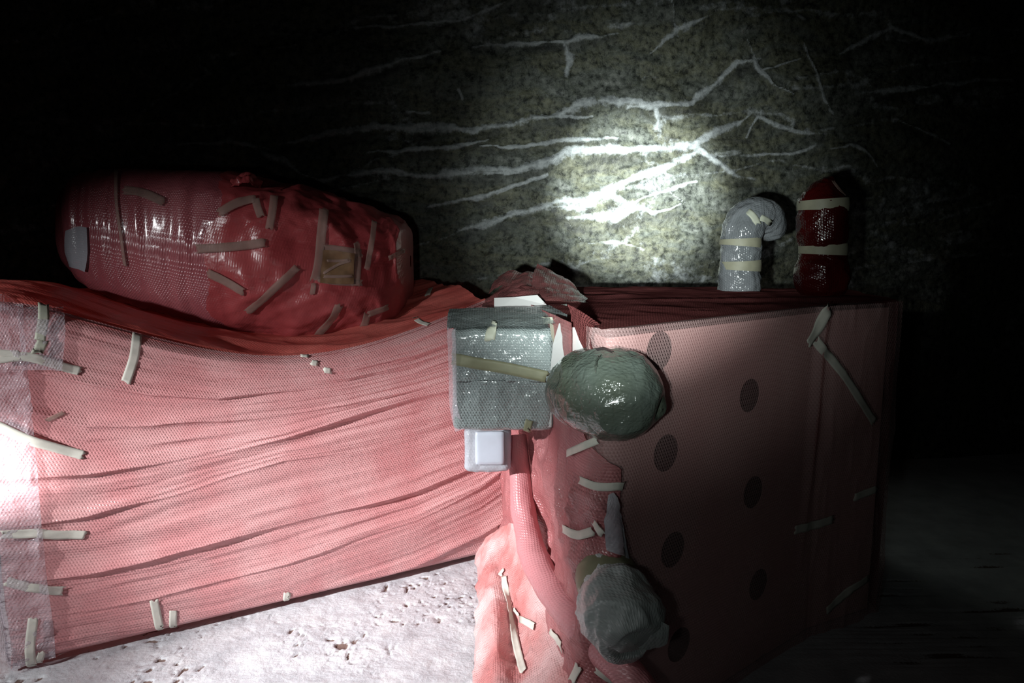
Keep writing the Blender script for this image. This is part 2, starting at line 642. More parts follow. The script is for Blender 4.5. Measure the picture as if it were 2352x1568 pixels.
# ------------------------------------------------------------------ setting: rock wall
VEINS = [
    ([(640, 330), (800, 296), (900, 293), (1040, 292), (1080, 297), (1200, 278), (1280, 262), (1335, 240), (1400, 231), (1460, 230), (1500, 241), (1560, 241), (1592, 236), (1640, 195), (1700, 143), (1745, 132)], 10),
    ([(1440, 240), (1510, 243), (1514, 270), (1515, 294)], 9), ([(1240, 262), (1300, 268), (1360, 268)], 5),
    ([(730, 412), (860, 392), (900, 390), (960, 404), (1050, 396), (1180, 388), (1270, 372), (1300, 352), (1400, 342), (1500, 342), (1600, 332), (1650, 300), (1725, 265)], 10),
    ([(1600, 332), (1640, 368), (1690, 402), (1735, 412)], 9), ([(1080, 402), (1170, 398), (1250, 380)], 6),
    ([(980, 474), (1120, 450), (1180, 425), (1260, 402)], 6),
    ([(1050, 535), (1120, 512), (1180, 490), (1250, 472), (1300, 458), (1360, 462), (1420, 425), (1480, 398), (1540, 376), (1610, 345)], 10),
    ([(1260, 470), (1330, 478), (1400, 440), (1450, 415), (1520, 392)], 13),
    ([(1380, 440), (1440, 470), (1500, 490), (1560, 468)], 9), ([(1450, 470), (1520, 440), (1600, 415)], 7),
    ([(1300, 500), (1400, 498), (1480, 478)], 12), ([(1350, 560), (1420, 558), (1480, 572)], 6), ([(1540, 440), (1570, 465)], 5),
    ([(1310, 520), (1340, 560)], 3), ([(1100, 340), (1200, 333), (1300, 325), (1420, 314)], 5),
    ([(840, 352), (980, 340), (1060, 336), (1120, 326)], 5),
    ([(1718, 80), (1738, 150), (1775, 188), (1822, 218)], 6), ([(1850, 90), (1866, 140), (1880, 200), (1890, 235), (1915, 262)], 5),
    ([(1705, 356), (1760, 350), (1820, 352), (1872, 338)], 6), ([(1720, 310), (1745, 270), (1790, 285), (1830, 300), (1890, 308)], 7),
    ([(1750, 160), (1800, 145), (1845, 135)], 5), ([(1905, 345), (1950, 332), (1990, 352), (2010, 380)], 5),
    ([(560, 332), (650, 372), (700, 402), (740, 415)], 8), ([(800, 64), (930, 58), (1050, 48), (1130, 22), (1180, -10)], 6),
    ([(640, 200), (780, 190), (860, 165), (920, 140), (1010, 118)], 8), ([(930, 255), (985, 258)], 7), ([(1295, 100), (1310, 138), (1302, 172)], 12),
    ([(1060, 230), (1052, 205)], 6), ([(1080, 110), (1180, 100), (1300, 95), (1420, 70)], 6),
    ([(1500, 120), (1560, 60), (1640, 30)], 7), ([(1540, -10), (1560, 80)], 4), ([(1810, 20), (1850, 40)], 9), ([(1930, 120), (2050, 58), (2130, 90), (2230, 75)], 7),
    ([(1980, 215), (2060, 205), (2180, 190), (2330, 182)], 7), ([(2050, 275), (2120, 300), (2180, 335)], 5), ([(1950, 205), (1985, 185), (2010, 215)], 4),
    ([(400, 330), (520, 325), (620, 345)], 5), ([(500, 390), (640, 405)], 6),
]


def nonuniform(lo, a, b, hi, coarse, fine):
    return np.concatenate([np.linspace(lo, a, max(2, int((a - lo) / coarse)))[:-1], np.arange(a, b, fine),
                           np.linspace(b, hi, max(2, int((hi - b) / coarse)))])


xs = nonuniform(-6, -2.75, 2.75, 6, 0.12, 0.0072)
zs = nonuniform(-0.05, 0.85, 2.42, 3.6, 0.10, 0.0072)
X, Z = np.meshgrid(xs, zs, indexing='ij')
Yb = 3.58 + 0.05 * X + 0.03 * X ** 2 - 0.10 * np.maximum(0, Z - 1.9) ** 2
q = np.stack([X, Z * 2.2 - 0.25 * X, 0 * X], -1)
rough_ = 0.10 * (fbm(q * 1.1, 3, 3) - 0.5) + 0.035 * (fbm(q * 5, 4, 4) - 0.5) + 0.014 * (fbm(q * 16, 3, 5) - 0.5) \
    + 0.012 * (fbm(np.stack([X * 45, Z * 45, 0 * X], -1), 3, 8) - 0.5)
Wv = np.stack([X, Yb, Z], -1)
pxv, pyv = to_px(Wv)
wob = 14 * (fbm(np.stack([X * 9, Z * 9, 0 * X], -1), 3, 21) - 0.5)
wob2 = 10 * (fbm(np.stack([X * 9, Z * 9, 0 * X + 7], -1), 3, 22) - 0.5)
qx, qy = pxv + wob2, pyv + wob
vein = np.zeros_like(X)
darkrock = np.zeros_like(X)
vmod = np.clip(0.52 + 1.0 * fbm(np.stack([X * 5, Z * 8, 0 * X + 2], -1), 4, 32), 0, 1.15)
wmod = 0.25 + 1.25 * fbm(np.stack([X * 6, Z * 6, 0 * X], -1), 3, 31)
for pts, wd in VEINS:
    a = np.array(pts, float)
    x0, x1, y0, y1 = a[:, 0].min() - 60, a[:, 0].max() + 60, a[:, 1].min() - 60, a[:, 1].max() + 60
    sel = (qx > x0) & (qx < x1) & (qy > y0) & (qy < y1)
    if not sel.any():
        continue
    sx, sy = qx[sel], qy[sel]
    d = np.full(sx.shape, 1e9)
    for (ax, ay), (bx, by) in zip(a[:-1], a[1:]):
        ex, ey = bx - ax, by - ay
        t = np.clip(((sx - ax) * ex + (sy - ay) * ey) / (ex * ex + ey * ey + 1e-9), 0, 1)
        d = np.minimum(d, np.hypot(sx - ax - t * ex, sy - ay - t * ey))
    yl = np.interp(sx, a[np.argsort(a[:, 0]), 0], a[np.argsort(a[:, 0]), 1])
    dk = np.exp(-((sy - yl - 2.2 * wd) / (1.7 * wd)) ** 2) * (sx > a[:, 0].min()) * (sx < a[:, 0].max()) * (np.ptp(a[:, 0]) > 120)
    darkrock[sel] = np.maximum(darkrock[sel], dk)
    L_ = np.hypot(sx - a[0, 0], sy - a[0, 1])
    M_ = np.hypot(sx - a[-1, 0], sy - a[-1, 1])
    tip = np.clip(np.minimum(L_, M_) / 70.0, 0.25, 1)
    vein[sel] = np.maximum(vein[sel], np.clip((1.0 - 0.55 * d / (wd * wmod[sel] * (0.4 + 0.6 * tip))) * (0.72 + 0.28 * tip) * vmod[sel], 0, 1))
# faint natural banding over the whole rock, also outside the frame
band = 1 - np.abs(2 * fbm(np.stack([X * 0.9, (Z * 3.4 - 0.45 * X), 0 * X + 3], -1), 4, 41) - 1)
vein = np.maximum(vein, np.clip((band - 0.90) * 5.5, 0, 0.5))
Wv[..., 1] -= rough_ + 0.010 * np.clip(vein * 1.5 - 0.5, 0, 1)
wall = sheet('wall_back', Wv, M_ROCK, attrs={'vein': vein, 'darkrock': darkrock * np.clip(2.2 * fbm(np.stack([X * 7, Z * 9, 0 * X], -1), 3, 47) - 0.65, 0, 1)})
wall['kind'] = 'structure'
wall['label'] = 'rough dark salt rock wall with white mineral veins'

# ceiling rock above the frame
xs = np.linspace(-6, 6, 60)
ys = np.linspace(-3, 4.8, 50)
X, Y = np.meshgrid(xs, ys, indexing='ij')
Zc = 3.3 + 0.25 * (fbm(np.stack([X, Y, 0 * X], -1), 4, 50) - 0.5)
ceil = sheet('ceiling', np.stack([X, Y, Zc], -1), M_ROCK, flip=True, attrs={'vein': 0 * X})
ceil['kind'] = 'structure'

# floor of trodden salt
xs = nonuniform(-6, -1.5, 0.15, 6, 0.12, 0.0045)
ys = nonuniform(-3, 1.45, 2.75, 4.8, 0.12, 0.0045)
X, Y = np.meshgrid(xs, ys, indexing='ij')
g = np.stack([X, Y, 0 * X], -1)
fz = 0.008 * (fbm(g * 7, 4, 60) - 0.5) + 0.004 * (fbm(g * 40, 3, 61) - 0.5)
warp = np.stack([X + 0.05 * fbm(g * 9, 2, 65), Y + 0.05 * fbm(g * 9, 2, 66), 0 * X], -1)
pn = vnoise(warp * np.array([64, 40, 1.0]), 62)
pm = fbm(g * 5, 3, 63)
pit = np.clip((pn * 0.75 + pm * 0.55 - 0.90) * 7.0, 0, 1)
pn2 = vnoise(g * np.array([150, 90, 1.0]), 67)
pit = np.maximum(pit, 0.8 * np.clip((pn2 * 0.8 + pm * 0.4 - 0.90) * 7, 0, 1))
fz -= 0.007 * pit
floor = sheet('floor', np.stack([X, Y, fz - 0.004], -1), M_FLOOR, attrs={'pit': pit})
floor['kind'] = 'structure'
floor['label'] = 'white pitted salt floor'

# ------------------------------------------------------------------ the long wrapped machine bed
P0 = np.array([-1.392, 1.858])
P1 = np.array([-0.141, 2.559])
BD = (P1 - P0) / np.linalg.norm(P1 - P0)
BN = np.array([BD[1], -BD[0]])            # faces the camera
BL = np.linalg.norm(P1 - P0)
bed = thing('machine_bed', 'long low machine bed stretched over with pale pink bubble film', 'machine', (float(P0[0]), float(P0[1]), 0))

FX = np.array([-120, 60, 200, 350, 500, 650, 800, 950, 1100, 1180.0])
FY = np.array([
    [690, 700, 735, 775, 808, 820, 803, 760, 700, 668],
    [720, 750, 790, 835, 853, 858, 850, 815, 762, 720],
    [835, 850, 880, 905, 915, 898, 882, 850, 800, 760],
    [930, 940, 975, 975, 965, 952, 925, 890, 850, 820],
    [1100, 1093, 1085, 1065, 1035, 1000, 955, 912, 880, 860],
    [1215, 1200, 1180, 1145, 1100, 1055, 1035, 1010, 960, 930],
    [1345, 1330, 1310, 1278, 1240, 1205, 1165, 1125, 1065, 1030],
    [1440, 1420, 1400, 1370, 1330, 1290, 1240, 1190, 1120, 1060],
    [1510, 1482, 1455, 1440, 1430, 1400, 1350, 1300, 1230, 1180],
    [1590, 1545, 1510, 1475, 1430, 1395, 1360, 1325, 1288, 1270.0]])


def bed_z_at(px, py, shift=0.0):
    """height where the pixel ray meets the front plane of the bed"""
    r = ray(px, py)
    n = np.array([BN[0], BN[1], 0])
    c = np.array([P0[0], P0[1], 0]) - CAM
    s = (c @ n) / (r @ n)
    pt = CAM + r * s[..., None]
    return pt


top_pts = bed_z_at(catmull(FX, 60), catmull(FY[0], 60))
top_s = (top_pts[:, :2] - P0) @ BD


def bed_top(s):
    return np.interp(s, top_s, top_pts[:, 2])


nu, nv = 620, 420
s_ = np.linspace(-0.0, BL + 0.13, nu)
v_ = np.linspace(0, 1, nv)
S, Vv = np.meshgrid(s_, v_, indexing='ij')
Zf = 0.012 + (bed_top(S) - 0.012) * Vv
base = np.stack([P0[0] + BD[0] * S, P0[1] + BD[1] * S, Zf], -1)
bx, by = to_px(base)
Yk = np.stack([np.interp(bx, FX, f) for f in FY], 0)
K = np.zeros_like(bx)
for k in range(len(FY) - 1):
    t = np.clip((by - Yk[k]) / np.maximum(Yk[k + 1] - Yk[k], 1), 0, 1)
    K = K + t
disp = np.zeros_like(bx)
fold_amp = [0, .009, .010, .009, .012, .009, .012, .008, .008, 0]
rs = np.random.RandomState(3)
for k in range(1, 9):
    dy = by - Yk[k] - 7 * (vnoise(np.stack([bx / 140, 0 * bx + k, 0 * bx], -1), 70) - 0.5)
    a = fold_amp[k] * (0.25 + 1.3 * vnoise(np.stack([bx / 230, 0 * bx + 3 * k, 0 * bx], -1), 71))
    up = np.exp(np.minimum(dy, 0) / 22.0) * (dy <= 0)
    dn = np.exp(-np.maximum(dy, 0) / 5.0) * (dy > 0)
    disp += a * (up + dn)
n1 = fbm(np.stack([bx / 420, K * 2.6, 0 * bx], -1), 3, 72)
n2 = crumple(np.stack([bx / 420, K * 3.6, 0 * bx + 4], -1), 2, 73)
n3 = fbm(np.stack([bx / 120, K * 9, 0 * bx + 4], -1), 2, 75)
edge = np.clip(Vv / 0.05, 0, 1) * np.clip((1 - Vv) / 0.03, 0, 1)
grow = np.clip((bx - 200) / 700, 0.25, 1.0)
disp += (0.022 * (n1 - 0.5) + 0.006 * grow * (n2 - 0.5) + 0.002 * (n3 - 0.5))
disp = disp * (0.15 + 0.85 * edge)
# film is pulled in below, and curls over the top edge and under the foot
disp += 0.012 * np.sin(math.pi * Vv) - 0.035 * np.clip((Vv - 0.965) / 0.035, 0, 1) ** 2
disp -= 0.03 * np.clip((0.03 - Vv) / 0.03, 0, 1) ** 2
Fv = base + disp[..., None] * np.array([BN[0], BN[1], 0])
front_film = sheet('front_film', Fv, M_PANEL, bed)
front_film['label'] = 'pale pink bubble film pulled into long sagging folds'

# top film hanging like a hammock under the bundle
BWID = 0.86
nu2, nv2 = 300, 160
s2 = np.linspace(0, BL + 0.08, nu2)
w2 = np.linspace(0, 1, nv2)
S2, W2 = np.meshgrid(s2, w2, indexing='ij')
zt = bed_top(S2)
zb = 1.015 + 0 * zt
ease = np.clip((W2 - 0.55) / 0.45, 0, 1) ** 1.4
Zt = zt * (1 - ease) + zb * ease - 0.012 * (W2 < 0.02) + 0.03 * np.clip(W2 / 0.3, 0, 1) * (1 - ease)
tn = crumple(np.stack([S2 * 2.2, W2 * 5 + S2 * 2.4, 0 * S2], -1), 3, 80)
tn2 = fbm(np.stack([S2 * 3, W2 * 11 + S2 * 5, 0 * S2], -1), 3, 81)
Zt = Zt + np.clip(W2 / 0.06, 0, 1) * (0.026 * (tn - 0.5) + 0.02 * (tn2 - 0.5)) * np.clip((1 - W2) / 0.1, 0.2, 1)
off2 = -0.035 - W2 * BWID
Tv = np.stack([P0[0] + BD[0] * S2 + BN[0] * off2, P0[1] + BD[1] * S2 + BN[1] * off2, Zt], -1)
# its front lip continues the front film
Tv[:, 0, :] = np.stack([P0[0] + BD[0] * s2 - BN[0] * 0.015, P0[1] + BD[1] * s2 - BN[1] * 0.015, bed_top(s2) - 0.006], -1)
top_film = sheet('top_film', Tv, M_TOPFILM, bed)
top_film['label'] = 'red single layer of film sagging across the top'
# far side and near end of the bed
Ve = np.stack([np.stack([P0 - BN * w * BWID for w in np.linspace(0, 1, 40)], 0)] * 40, 1)
ze = np.linspace(0.01, 1.0, 40)
Ez = np.tile(ze, (40, 1)) * np.linspace(1.03, 1.015, 40)[:, None]
E3 = np.concatenate([Ve, Ez[..., None]], -1)
E3[..., 0] -= 0.015 * (crumple(E3 * 9, 3, 85) - 0.5)
sheet('end_film', E3, M_TOPFILM, bed)
Bk = np.stack([np.stack([P0 - BN * BWID + BD * s for s in np.linspace(0, BL + 0.08, 30)], 0)] * 6, 1)
Bz = np.tile(np.linspace(0.01, 1.015, 6), (30, 1))
sheet('back_film', np.concatenate([Bk, Bz[..., None]], -1), M_TOPFILM, bed)

bed_bvh = bvh_of([front_film, top_film])


def on_bed(pts_rows, lift, nu, nv, name, mat, wr=0.0, seed=0, parent=None, bvh=None, ws=18):
    """film patch laid over a surface: grid of pixels dropped on it"""
    bvh = bvh or bed_bvh
    C = catmull(catmull(np.array(pts_rows, float), nu, 0), nv, 1)
    V = np.zeros((nu, nv, 3))
    for i in range(nu):
        for j in range(nv):
            r = Vector(ray(C[i, j, 0], C[i, j, 1])).normalized()
            h = bvh.ray_cast(Vector(CAM), r)
            if h[0] is None:
                n = bed_z_at(np.array(C[i, j, 0]), np.array(C[i, j, 1]))
                V[i, j] = n
            else:
                V[i, j] = np.array(h[0] - r * lift)
    Nn = grid_normals(V)
    rr = ray(W / 2, H / 2)
    sg = np.where((Nn @ rr)[..., None] > 0, -1, 1)
    V = V + Nn * sg * (wr * crumple(V * ws, 3, seed))[..., None]
    return sheet(name, V, mat, parent)


strip = on_bed([[(-60, 712), (-60, 900), (-60, 1100), (-55, 1300), (-20, 1450), (28, 1538)],
                [(0, 706), (8, 900), (15, 1100), (28, 1300), (45, 1450), (70, 1520)],
                [(52, 706), (70, 900), (88, 1100), (106, 1300), (124, 1440), (128, 1505)]],
               0.007, 40, 160, 'clear_film', M_CLEAR, 0.016, 3, bed)
strip['label'] = 'clear bubble film wrapped over the near end'
on_bed([[(40, 712), (44, 760), (52, 850)], [(95, 705), (97, 770), (100, 850)], [(145, 706), (150, 765), (142, 852)]],
       0.012, 20, 24, 'clear_film', M_CLEAR, 0.006, 4, bed)
crn = ctrl_sheet('clear_film', [[(-70, 715, 1.80), (0, 712, 1.84), (60, 708, 1.90), (100, 706, 1.96)],
                                [(-70, 690, 1.86), (0, 682, 1.92), (50, 688, 1.98), (90, 700, 2.02)],
                                [(-60, 676, 2.02), (0, 672, 2.08), (40, 675, 2.12), (80, 690, 2.14)]], M_CLEAR, bed, 30, 40, 0.02, 16, 6)

BT = [
    ([(97, 706), (99, 740), (92, 785)], .026, M_TAPE_CREAM), ([(100, 782), (84, 815)], .026, M_TAPE_CREAM),
    ([(-14, 824), (60, 824), (120, 838), (187, 853)], .024, M_TAPE), ([(-12, 812), (50, 815)], .018, M_TAPE),
    ([(315, 766), (308, 820), (288, 880)], .026, M_TAPE), ([(-30, 966), (75, 1010), (195, 1047)], .025, M_TAPE),
    ([(-30, 1214), (90, 1224), (198, 1228)], .025, M_TAPE), ([(-30, 1322), (70, 1342), (147, 1355)], .025, M_TAPE),
    ([(78, 1414), (70, 1480), (74, 1528)], .025, M_TAPE), ([(98, 1484), (80, 1530)], .020, M_TAPE),
    ([(353, 1375), (362, 1420), (372, 1468)], .024, M_TAPE), ([(398, 1398), (396, 1462)], .022, M_TAPE),
    ([(660, 1358), (650, 1411)], .024, M_TAPE), ([(979, 1306), (971, 1322)], .020, M_TAPE),
    ([(691, 818), (708, 819)], .015, M_TAPE), ([(714, 833), (730, 834)], .018, M_TAPE), ([(744, 850), (761, 852)], .018, M_TAPE),
    ([(953, 730), (966, 741), (986, 747)], .020, M_TAPE), ([(990, 662), (981, 680)], .022, M_TAPE),
    ([(150, 946), (105, 966)], .012, M_TAPE_SHEER),
]
for i, (pts, w, m) in enumerate(BT):
    tape(bed_bvh, pts, w, m, bed, seed=i, lift=0.003 if pts[0][0] > 130 else (lambda hx: np.interp(hx, [85, 165], [0.019, 0.0035])))

# ------------------------------------------------------------------ the bundle lying on the bed
OX = [152, 163, 185, 228, 285, 360, 450, 550, 650, 750, 830, 890, 925, 938, 943]
OT = [505, 452, 412, 394, 388, 390, 394, 402, 424, 450, 478, 503, 524, 545, 590]
OB = [520, 598, 640, 668, 692, 718, 745, 766, 776, 780, 778, 760, 720, 660, 610]
OD = [2.74, 2.74, 2.73, 2.72, 2.72, 2.72, 2.73, 2.74, 2.76, 2.79, 2.82, 2.84, 2.86, 2.87, 2.88]
OH = [0.01, .12, .18, .23, .25, .26, .27, .28, .28, .27, .25, .22, .16, .10, 0.01]
bundle = thing('wrapped_bundle', 'big rounded bundle in red film criss-crossed with tape, lying on the machine bed', 'bundle', (-0.95, 2.75, 0.9))
nst, nth = 230, 210
ii = np.linspace(0, len(OX) - 1, nst)
ox = catmull(np.array(OX, float), nst)
ot = catmull(np.array(OT, float), nst)
ob = catmull(np.array(OB, float), nst)
od = catmull(np.array(OD), nst)
oh = np.maximum(catmull(np.array(OH), nst), 0.004)
tp = P(ox, ot, od - 0.25 * oh)
bt = P(ox, ob, od - 0.35 * oh)
cx = 0.5 * (tp[:, 0] + bt[:, 0])
cz = 0.5 * (tp[:, 2] + bt[:, 2])
hz = 0.5 * (tp[:, 2] - bt[:, 2])
th = np.linspace(0, 2 * math.pi, nth + 1)
c_, s1 = np.cos(th), np.sin(th)
pw = 2 / 3.4
cc = np.sign(c_) * np.abs(c_) ** pw
ss = np.sign(s1) * np.abs(s1) ** pw
Vb = np.zeros((nst, nth + 1, 3))
Vb[..., 0] = cx[:, None] + 0 * cc[None]
Vb[..., 1] = od[:, None] + oh[:, None] * cc[None]
Vb[..., 2] = cz[:, None] + hz[:, None] * ss[None]
Db = np.zeros_like(Vb)
Db[..., 1] = cc[None] * 0.9
Db[..., 2] = ss[None] * 0.7
fade = np.clip(oh / 0.12, 0.1, 1)[:, None]
lftw = np.clip((620 - ox) / 120, 0, 1)[:, None]          # ribbed left half, crumpled right half
rib = crumple(np.stack([Vb[..., 0] * 17, Vb[..., 2] * 2.4, Vb[..., 1] * 2], -1), 2, 90)
cr = crumple(np.stack([Vb[..., 0] * 4.5 + Vb[..., 2] * 3.5, Vb[..., 2] * 6 - Vb[..., 0] * 3, Vb[..., 1] * 5], -1), 4, 91)
bump_ = lftw * 0.020 * (rib - 0.5) + (1 - lftw) * 0.075 * (cr - 0.5) + 0.02 * (fbm(Vb * 5, 2, 92) - 0.5)
Vb = Vb + Db * (fade * bump_)[..., None]
Vb[:, -1] = Vb[:, 0]
isp = int(np.argmin(np.abs(ox - 545)))
uvb = np.stack(np.meshgrid(np.concatenate([[0], np.cumsum(np.hypot(np.diff(cx), np.diff(od)))]), th * 0.27, indexing='ij'), -1)
bl = mesh_obj('film', Vb[:isp + 14], grid_faces(isp + 14, nth + 1, True), M_BUNDLE_L, bundle, uvb[:isp + 14])
bl['label'] = 'ribbed lavender red bubble film'
nr_ = nst - isp
start = isp + 16 * (fbm(np.stack([np.cos(th) * 2.2, np.sin(th) * 2.2, 0 * th], -1), 4, 95) - 0.5)
start[-1] = start[0]
idx = start[None, :] + (nst - 1 - start)[None, :] * np.linspace(0, 1, nr_)[:, None]
k0 = np.clip(idx.astype(int), 0, nst - 2)
fr_ = (idx - k0)[..., None]
jj = np.arange(nth + 1)[None, :]
Vr = Vb[k0, jj] * (1 - fr_) + Vb[k0 + 1, jj] * fr_
uvr = uvb[k0, jj] * (1 - fr_) + uvb[k0 + 1, jj] * fr_
cenb = np.stack([cx, od, cz], -1)
cen = cenb[k0] * (1 - fr_) + cenb[k0 + 1] * fr_
Vr = Vr + (Vr - cen) / np.maximum(np.linalg.norm(Vr - cen, axis=-1, keepdims=True), 1e-6) * 0.005
br = mesh_obj('film', Vr, grid_faces(nr_, nth + 1, True), M_BUNDLE, bundle, uvr)
br['label'] = 'crumpled plain red film'
bun_bvh = bvh_of([bl, br])
for i, (pts, w, m) in enumerate([
    ([(283, 438), (330, 445), (380, 466)], .030, M_TAPE_SHEER), ([(450, 571), (530, 567), (612, 556)], .030, M_TAPE_SHEER),
    ([(503, 492), (545, 468), (590, 458)], .032, M_TAPE_SHEER), ([(588, 455), (593, 478), (602, 502)], .026, M_TAPE_SHEER),
    ([(630, 448), (626, 490), (618, 528)], .026, M_TAPE_SHEER), ([(478, 625), (520, 645), (566, 672)], .030, M_TAPE_SHEER),
    ([(684, 612), (630, 662), (568, 716)], .026, M_TAPE_SHEER), ([(744, 480), (740, 530), (732, 600), (722, 648)], .032, M_TAPE_SHEER),
    ([(858, 508), (852, 560), (840, 622)], .020, M_TAPE_SHEER), ([(815, 555), (820, 600), (816, 660)], .026, M_TAPE_SHEER),
    ([(742, 572), (780, 574), (832, 584)], .030, M_TAPE_SHEER), ([(728, 642), (770, 648), (834, 650)], .022, M_TAPE_SHEER),
    ([(780, 696), (762, 728), (728, 768)], .028, M_TAPE_SHEER), ([(842, 716), (836, 745), (818, 772)], .026, M_TAPE_SHEER),
    ([(892, 702), (842, 722)], .022, M_TAPE_SHEER), ([(268, 392), (272, 470), (284, 560), (290, 612)], .012, M_TAPE_SHEER),
    ([(722, 650), (718, 676)], .018, M_TAPE_SHEER), ([(925, 575), (890, 592)], .018, M_TAPE_SHEER),
]):
    tape(bun_bvh, pts, w, m, bundle, seed=50 + i, lift=0.009)
pt = on_bed([[(742, 574), (738, 612), (735, 650)], [(778, 576), (776, 612), (774, 652)], [(814, 582), (812, 615), (812, 652)]],
            0.010, 14, 14, 'tape_patch', M_BROWN, 0.006, 8, bundle, bun_bvh)
pt['label'] = 'square patch of brown tape'
for pts in ([(745, 600), (805, 597)], [(742, 632), (770, 615), (808, 600)], [(742, 638), (810, 634)]):
    tape(bun_bvh, pts, .010, M_TAPE_SHEER, bundle, seed=77, lift=0.017)
wp = on_bed([[(152, 530), (150, 575), (160, 612)], [(178, 520), (180, 575), (182, 618)], [(200, 522), (203, 580), (196, 624)]],
            0.012, 14, 20, 'clear_film', M_WHITEBAG, 0.004, 12, bundle, bun_bvh)
wp['label'] = 'milky film patch at the bundle end'
# film tuft at the top seam
ctrl_sheet('film_tuft', [[(520, 432, 2.50), (545, 420, 2.48), (570, 414, 2.47), (600, 430, 2.50)],
                         [(530, 415, 2.53), (552, 404, 2.52), (575, 400, 2.52), (604, 416, 2.54)],
                         [(540, 408, 2.62), (556, 402, 2.63), (580, 402, 2.63), (600, 414, 2.62)]], M_BUNDLE, bundle, 24, 30, 0.03, 30, 5)

# ------------------------------------------------------------------ the wrapped cabinet
CZ = 1.012
FT = [np.array(p) for p in ((-0.02, 2.66), (0.185, 1.475), (0.93, 2.075), (1.19, 2.205), (1.24, 2.78), (-0.02, 2.78))]
cab = thing('wrapped_cabinet', 'tall cabinet with round holes under hazy pink bubble film', 'cabinet', (0.6, 2.2, 0))


def inset_poly(poly, d):
    n = len(poly)
    out = []
    for i in range(n):
        a, b, c = poly[i - 1], poly[i], poly[(i + 1) % n]
        e1 = (b - a) / np.linalg.norm(b - a)
        e2 = (c - b) / np.linalg.norm(c - b)
        n1_ = np.array([-e1[1], e1[0]])
        n2_ = np.array([-e2[1], e2[0]])
        bis = n1_ + n2_
        out.append(b + bis * d / max(0.3, 1 + n1_ @ n2_))
    return out


ip = inset_poly(FT, 0.022)
nb = len(ip)
BV = [(p[0], p[1], 0.0) for p in ip] + [(p[0], p[1], CZ - 0.02) for p in ip]
BF = [list(range(nb))[::-1], list(range(nb, 2 * nb))] + [[i, (i + 1) % nb, nb + (i + 1) % nb, nb + i] for i in range(nb)]
body = mesh_obj('body', BV, BF, M_CABBODY, cab, None, False)
fd = (ip[2] - ip[1]) / np.linalg.norm(ip[2] - ip[1])
fn = np.array([fd[1], -fd[0]])
cutm = bmesh.new()
holes = []
for (hx, hy) in ((1515, 805), (1722, 908), (1530, 1040), (1730, 1130), (1546, 1262), (1742, 1342), (1560, 1480), (1750, 1535)):
    r = ray(np.array(hx), np.array(hy))
    n3_ = np.array([fn[0], fn[1], 0])
    s = ((np.array([ip[1][0], ip[1][1], 0]) - CAM) @ n3_) / (r @ n3_)
    h = CAM + r * s
    mt = Matrix.Translation(Vector(h) - Vector(cab.location)) @ Vector((fn[0], fn[1], 0)).to_track_quat('Z', 'Y').to_matrix().to_4x4()
    bmesh.ops.create_cone(cutm, cap_ends=True, segments=32, radius1=0.045, radius2=0.045, depth=0.12, matrix=mt)
    holes.append(h)
cme = bpy.data.meshes.new('cut')
cutm.to_mesh(cme)
cutm.free()
cob = bpy.data.objects.new('cut', cme)
COL.objects.link(cob)
cob.location = cab.location
bm_ = body.modifiers.new('holes', 'BOOLEAN')
bm_.operation = 'DIFFERENCE'
bm_.solver = 'EXACT'
bm_.object = cob
bpy.context.view_layer.update()
dg = bpy.context.evaluated_depsgraph_get()
nm = bpy.data.meshes.new_from_object(body.evaluated_get(dg))
body.modifiers.clear()
body.data = nm
bpy.data.objects.remove(cob)
# dark cups behind the holes
hc = None
for h in holes:
    a = np.linspace(0, 2 * math.pi, 33)[:-1]
    ux = np.array([fd[0], fd[1], 0])
    uz = np.array([0, 0, 1.0])
    nn = np.array([fn[0], fn[1], 0])
    R1 = [h + 0.0447 * (math.cos(t) * ux + math.sin(t) * uz) - nn * 0.001 for t in a]
    R2 = [p - nn * 0.055 for p in R1]
    Fh = [[i, (i + 1) % 32, 32 + (i + 1) % 32, 32 + i] for i in range(32)] + [list(range(32, 64))]
    mesh_obj('hole', R1 + R2, Fh, M_HOLE, cab, None, False)

# film path around the cabinet: left side, rounded corner, front, far wing
c0 = FT[1]
da = (FT[0] - c0) / np.linalg.norm(FT[0] - c0)
db = (FT[2] - c0) / np.linalg.norm(FT[2] - c0)
RR = 0.10
arc = [(1 - t) ** 2 * (c0 + da * RR) + 2 * t * (1 - t) * (c0) + t ** 2 * (c0 + db * RR) for t in np.linspace(0, 1, 14)]
side_path = np.array([FT[0], *[FT[0] + (c0 + da * RR - FT[0]) * t for t in np.linspace(0.15, 0.9, 6)]] + arc[:11])
front_path = np.array(arc[1:] + [arc[-1] + (FT[2] - arc[-1]) * t for t in np.linspace(0.1, 0.95, 8)] +
                      [FT[2] + np.array([0.02, -0.01]), FT[2] + (FT[3] - FT[2]) * 0.5 + np.array([0.01, -0.02]), FT[3]])


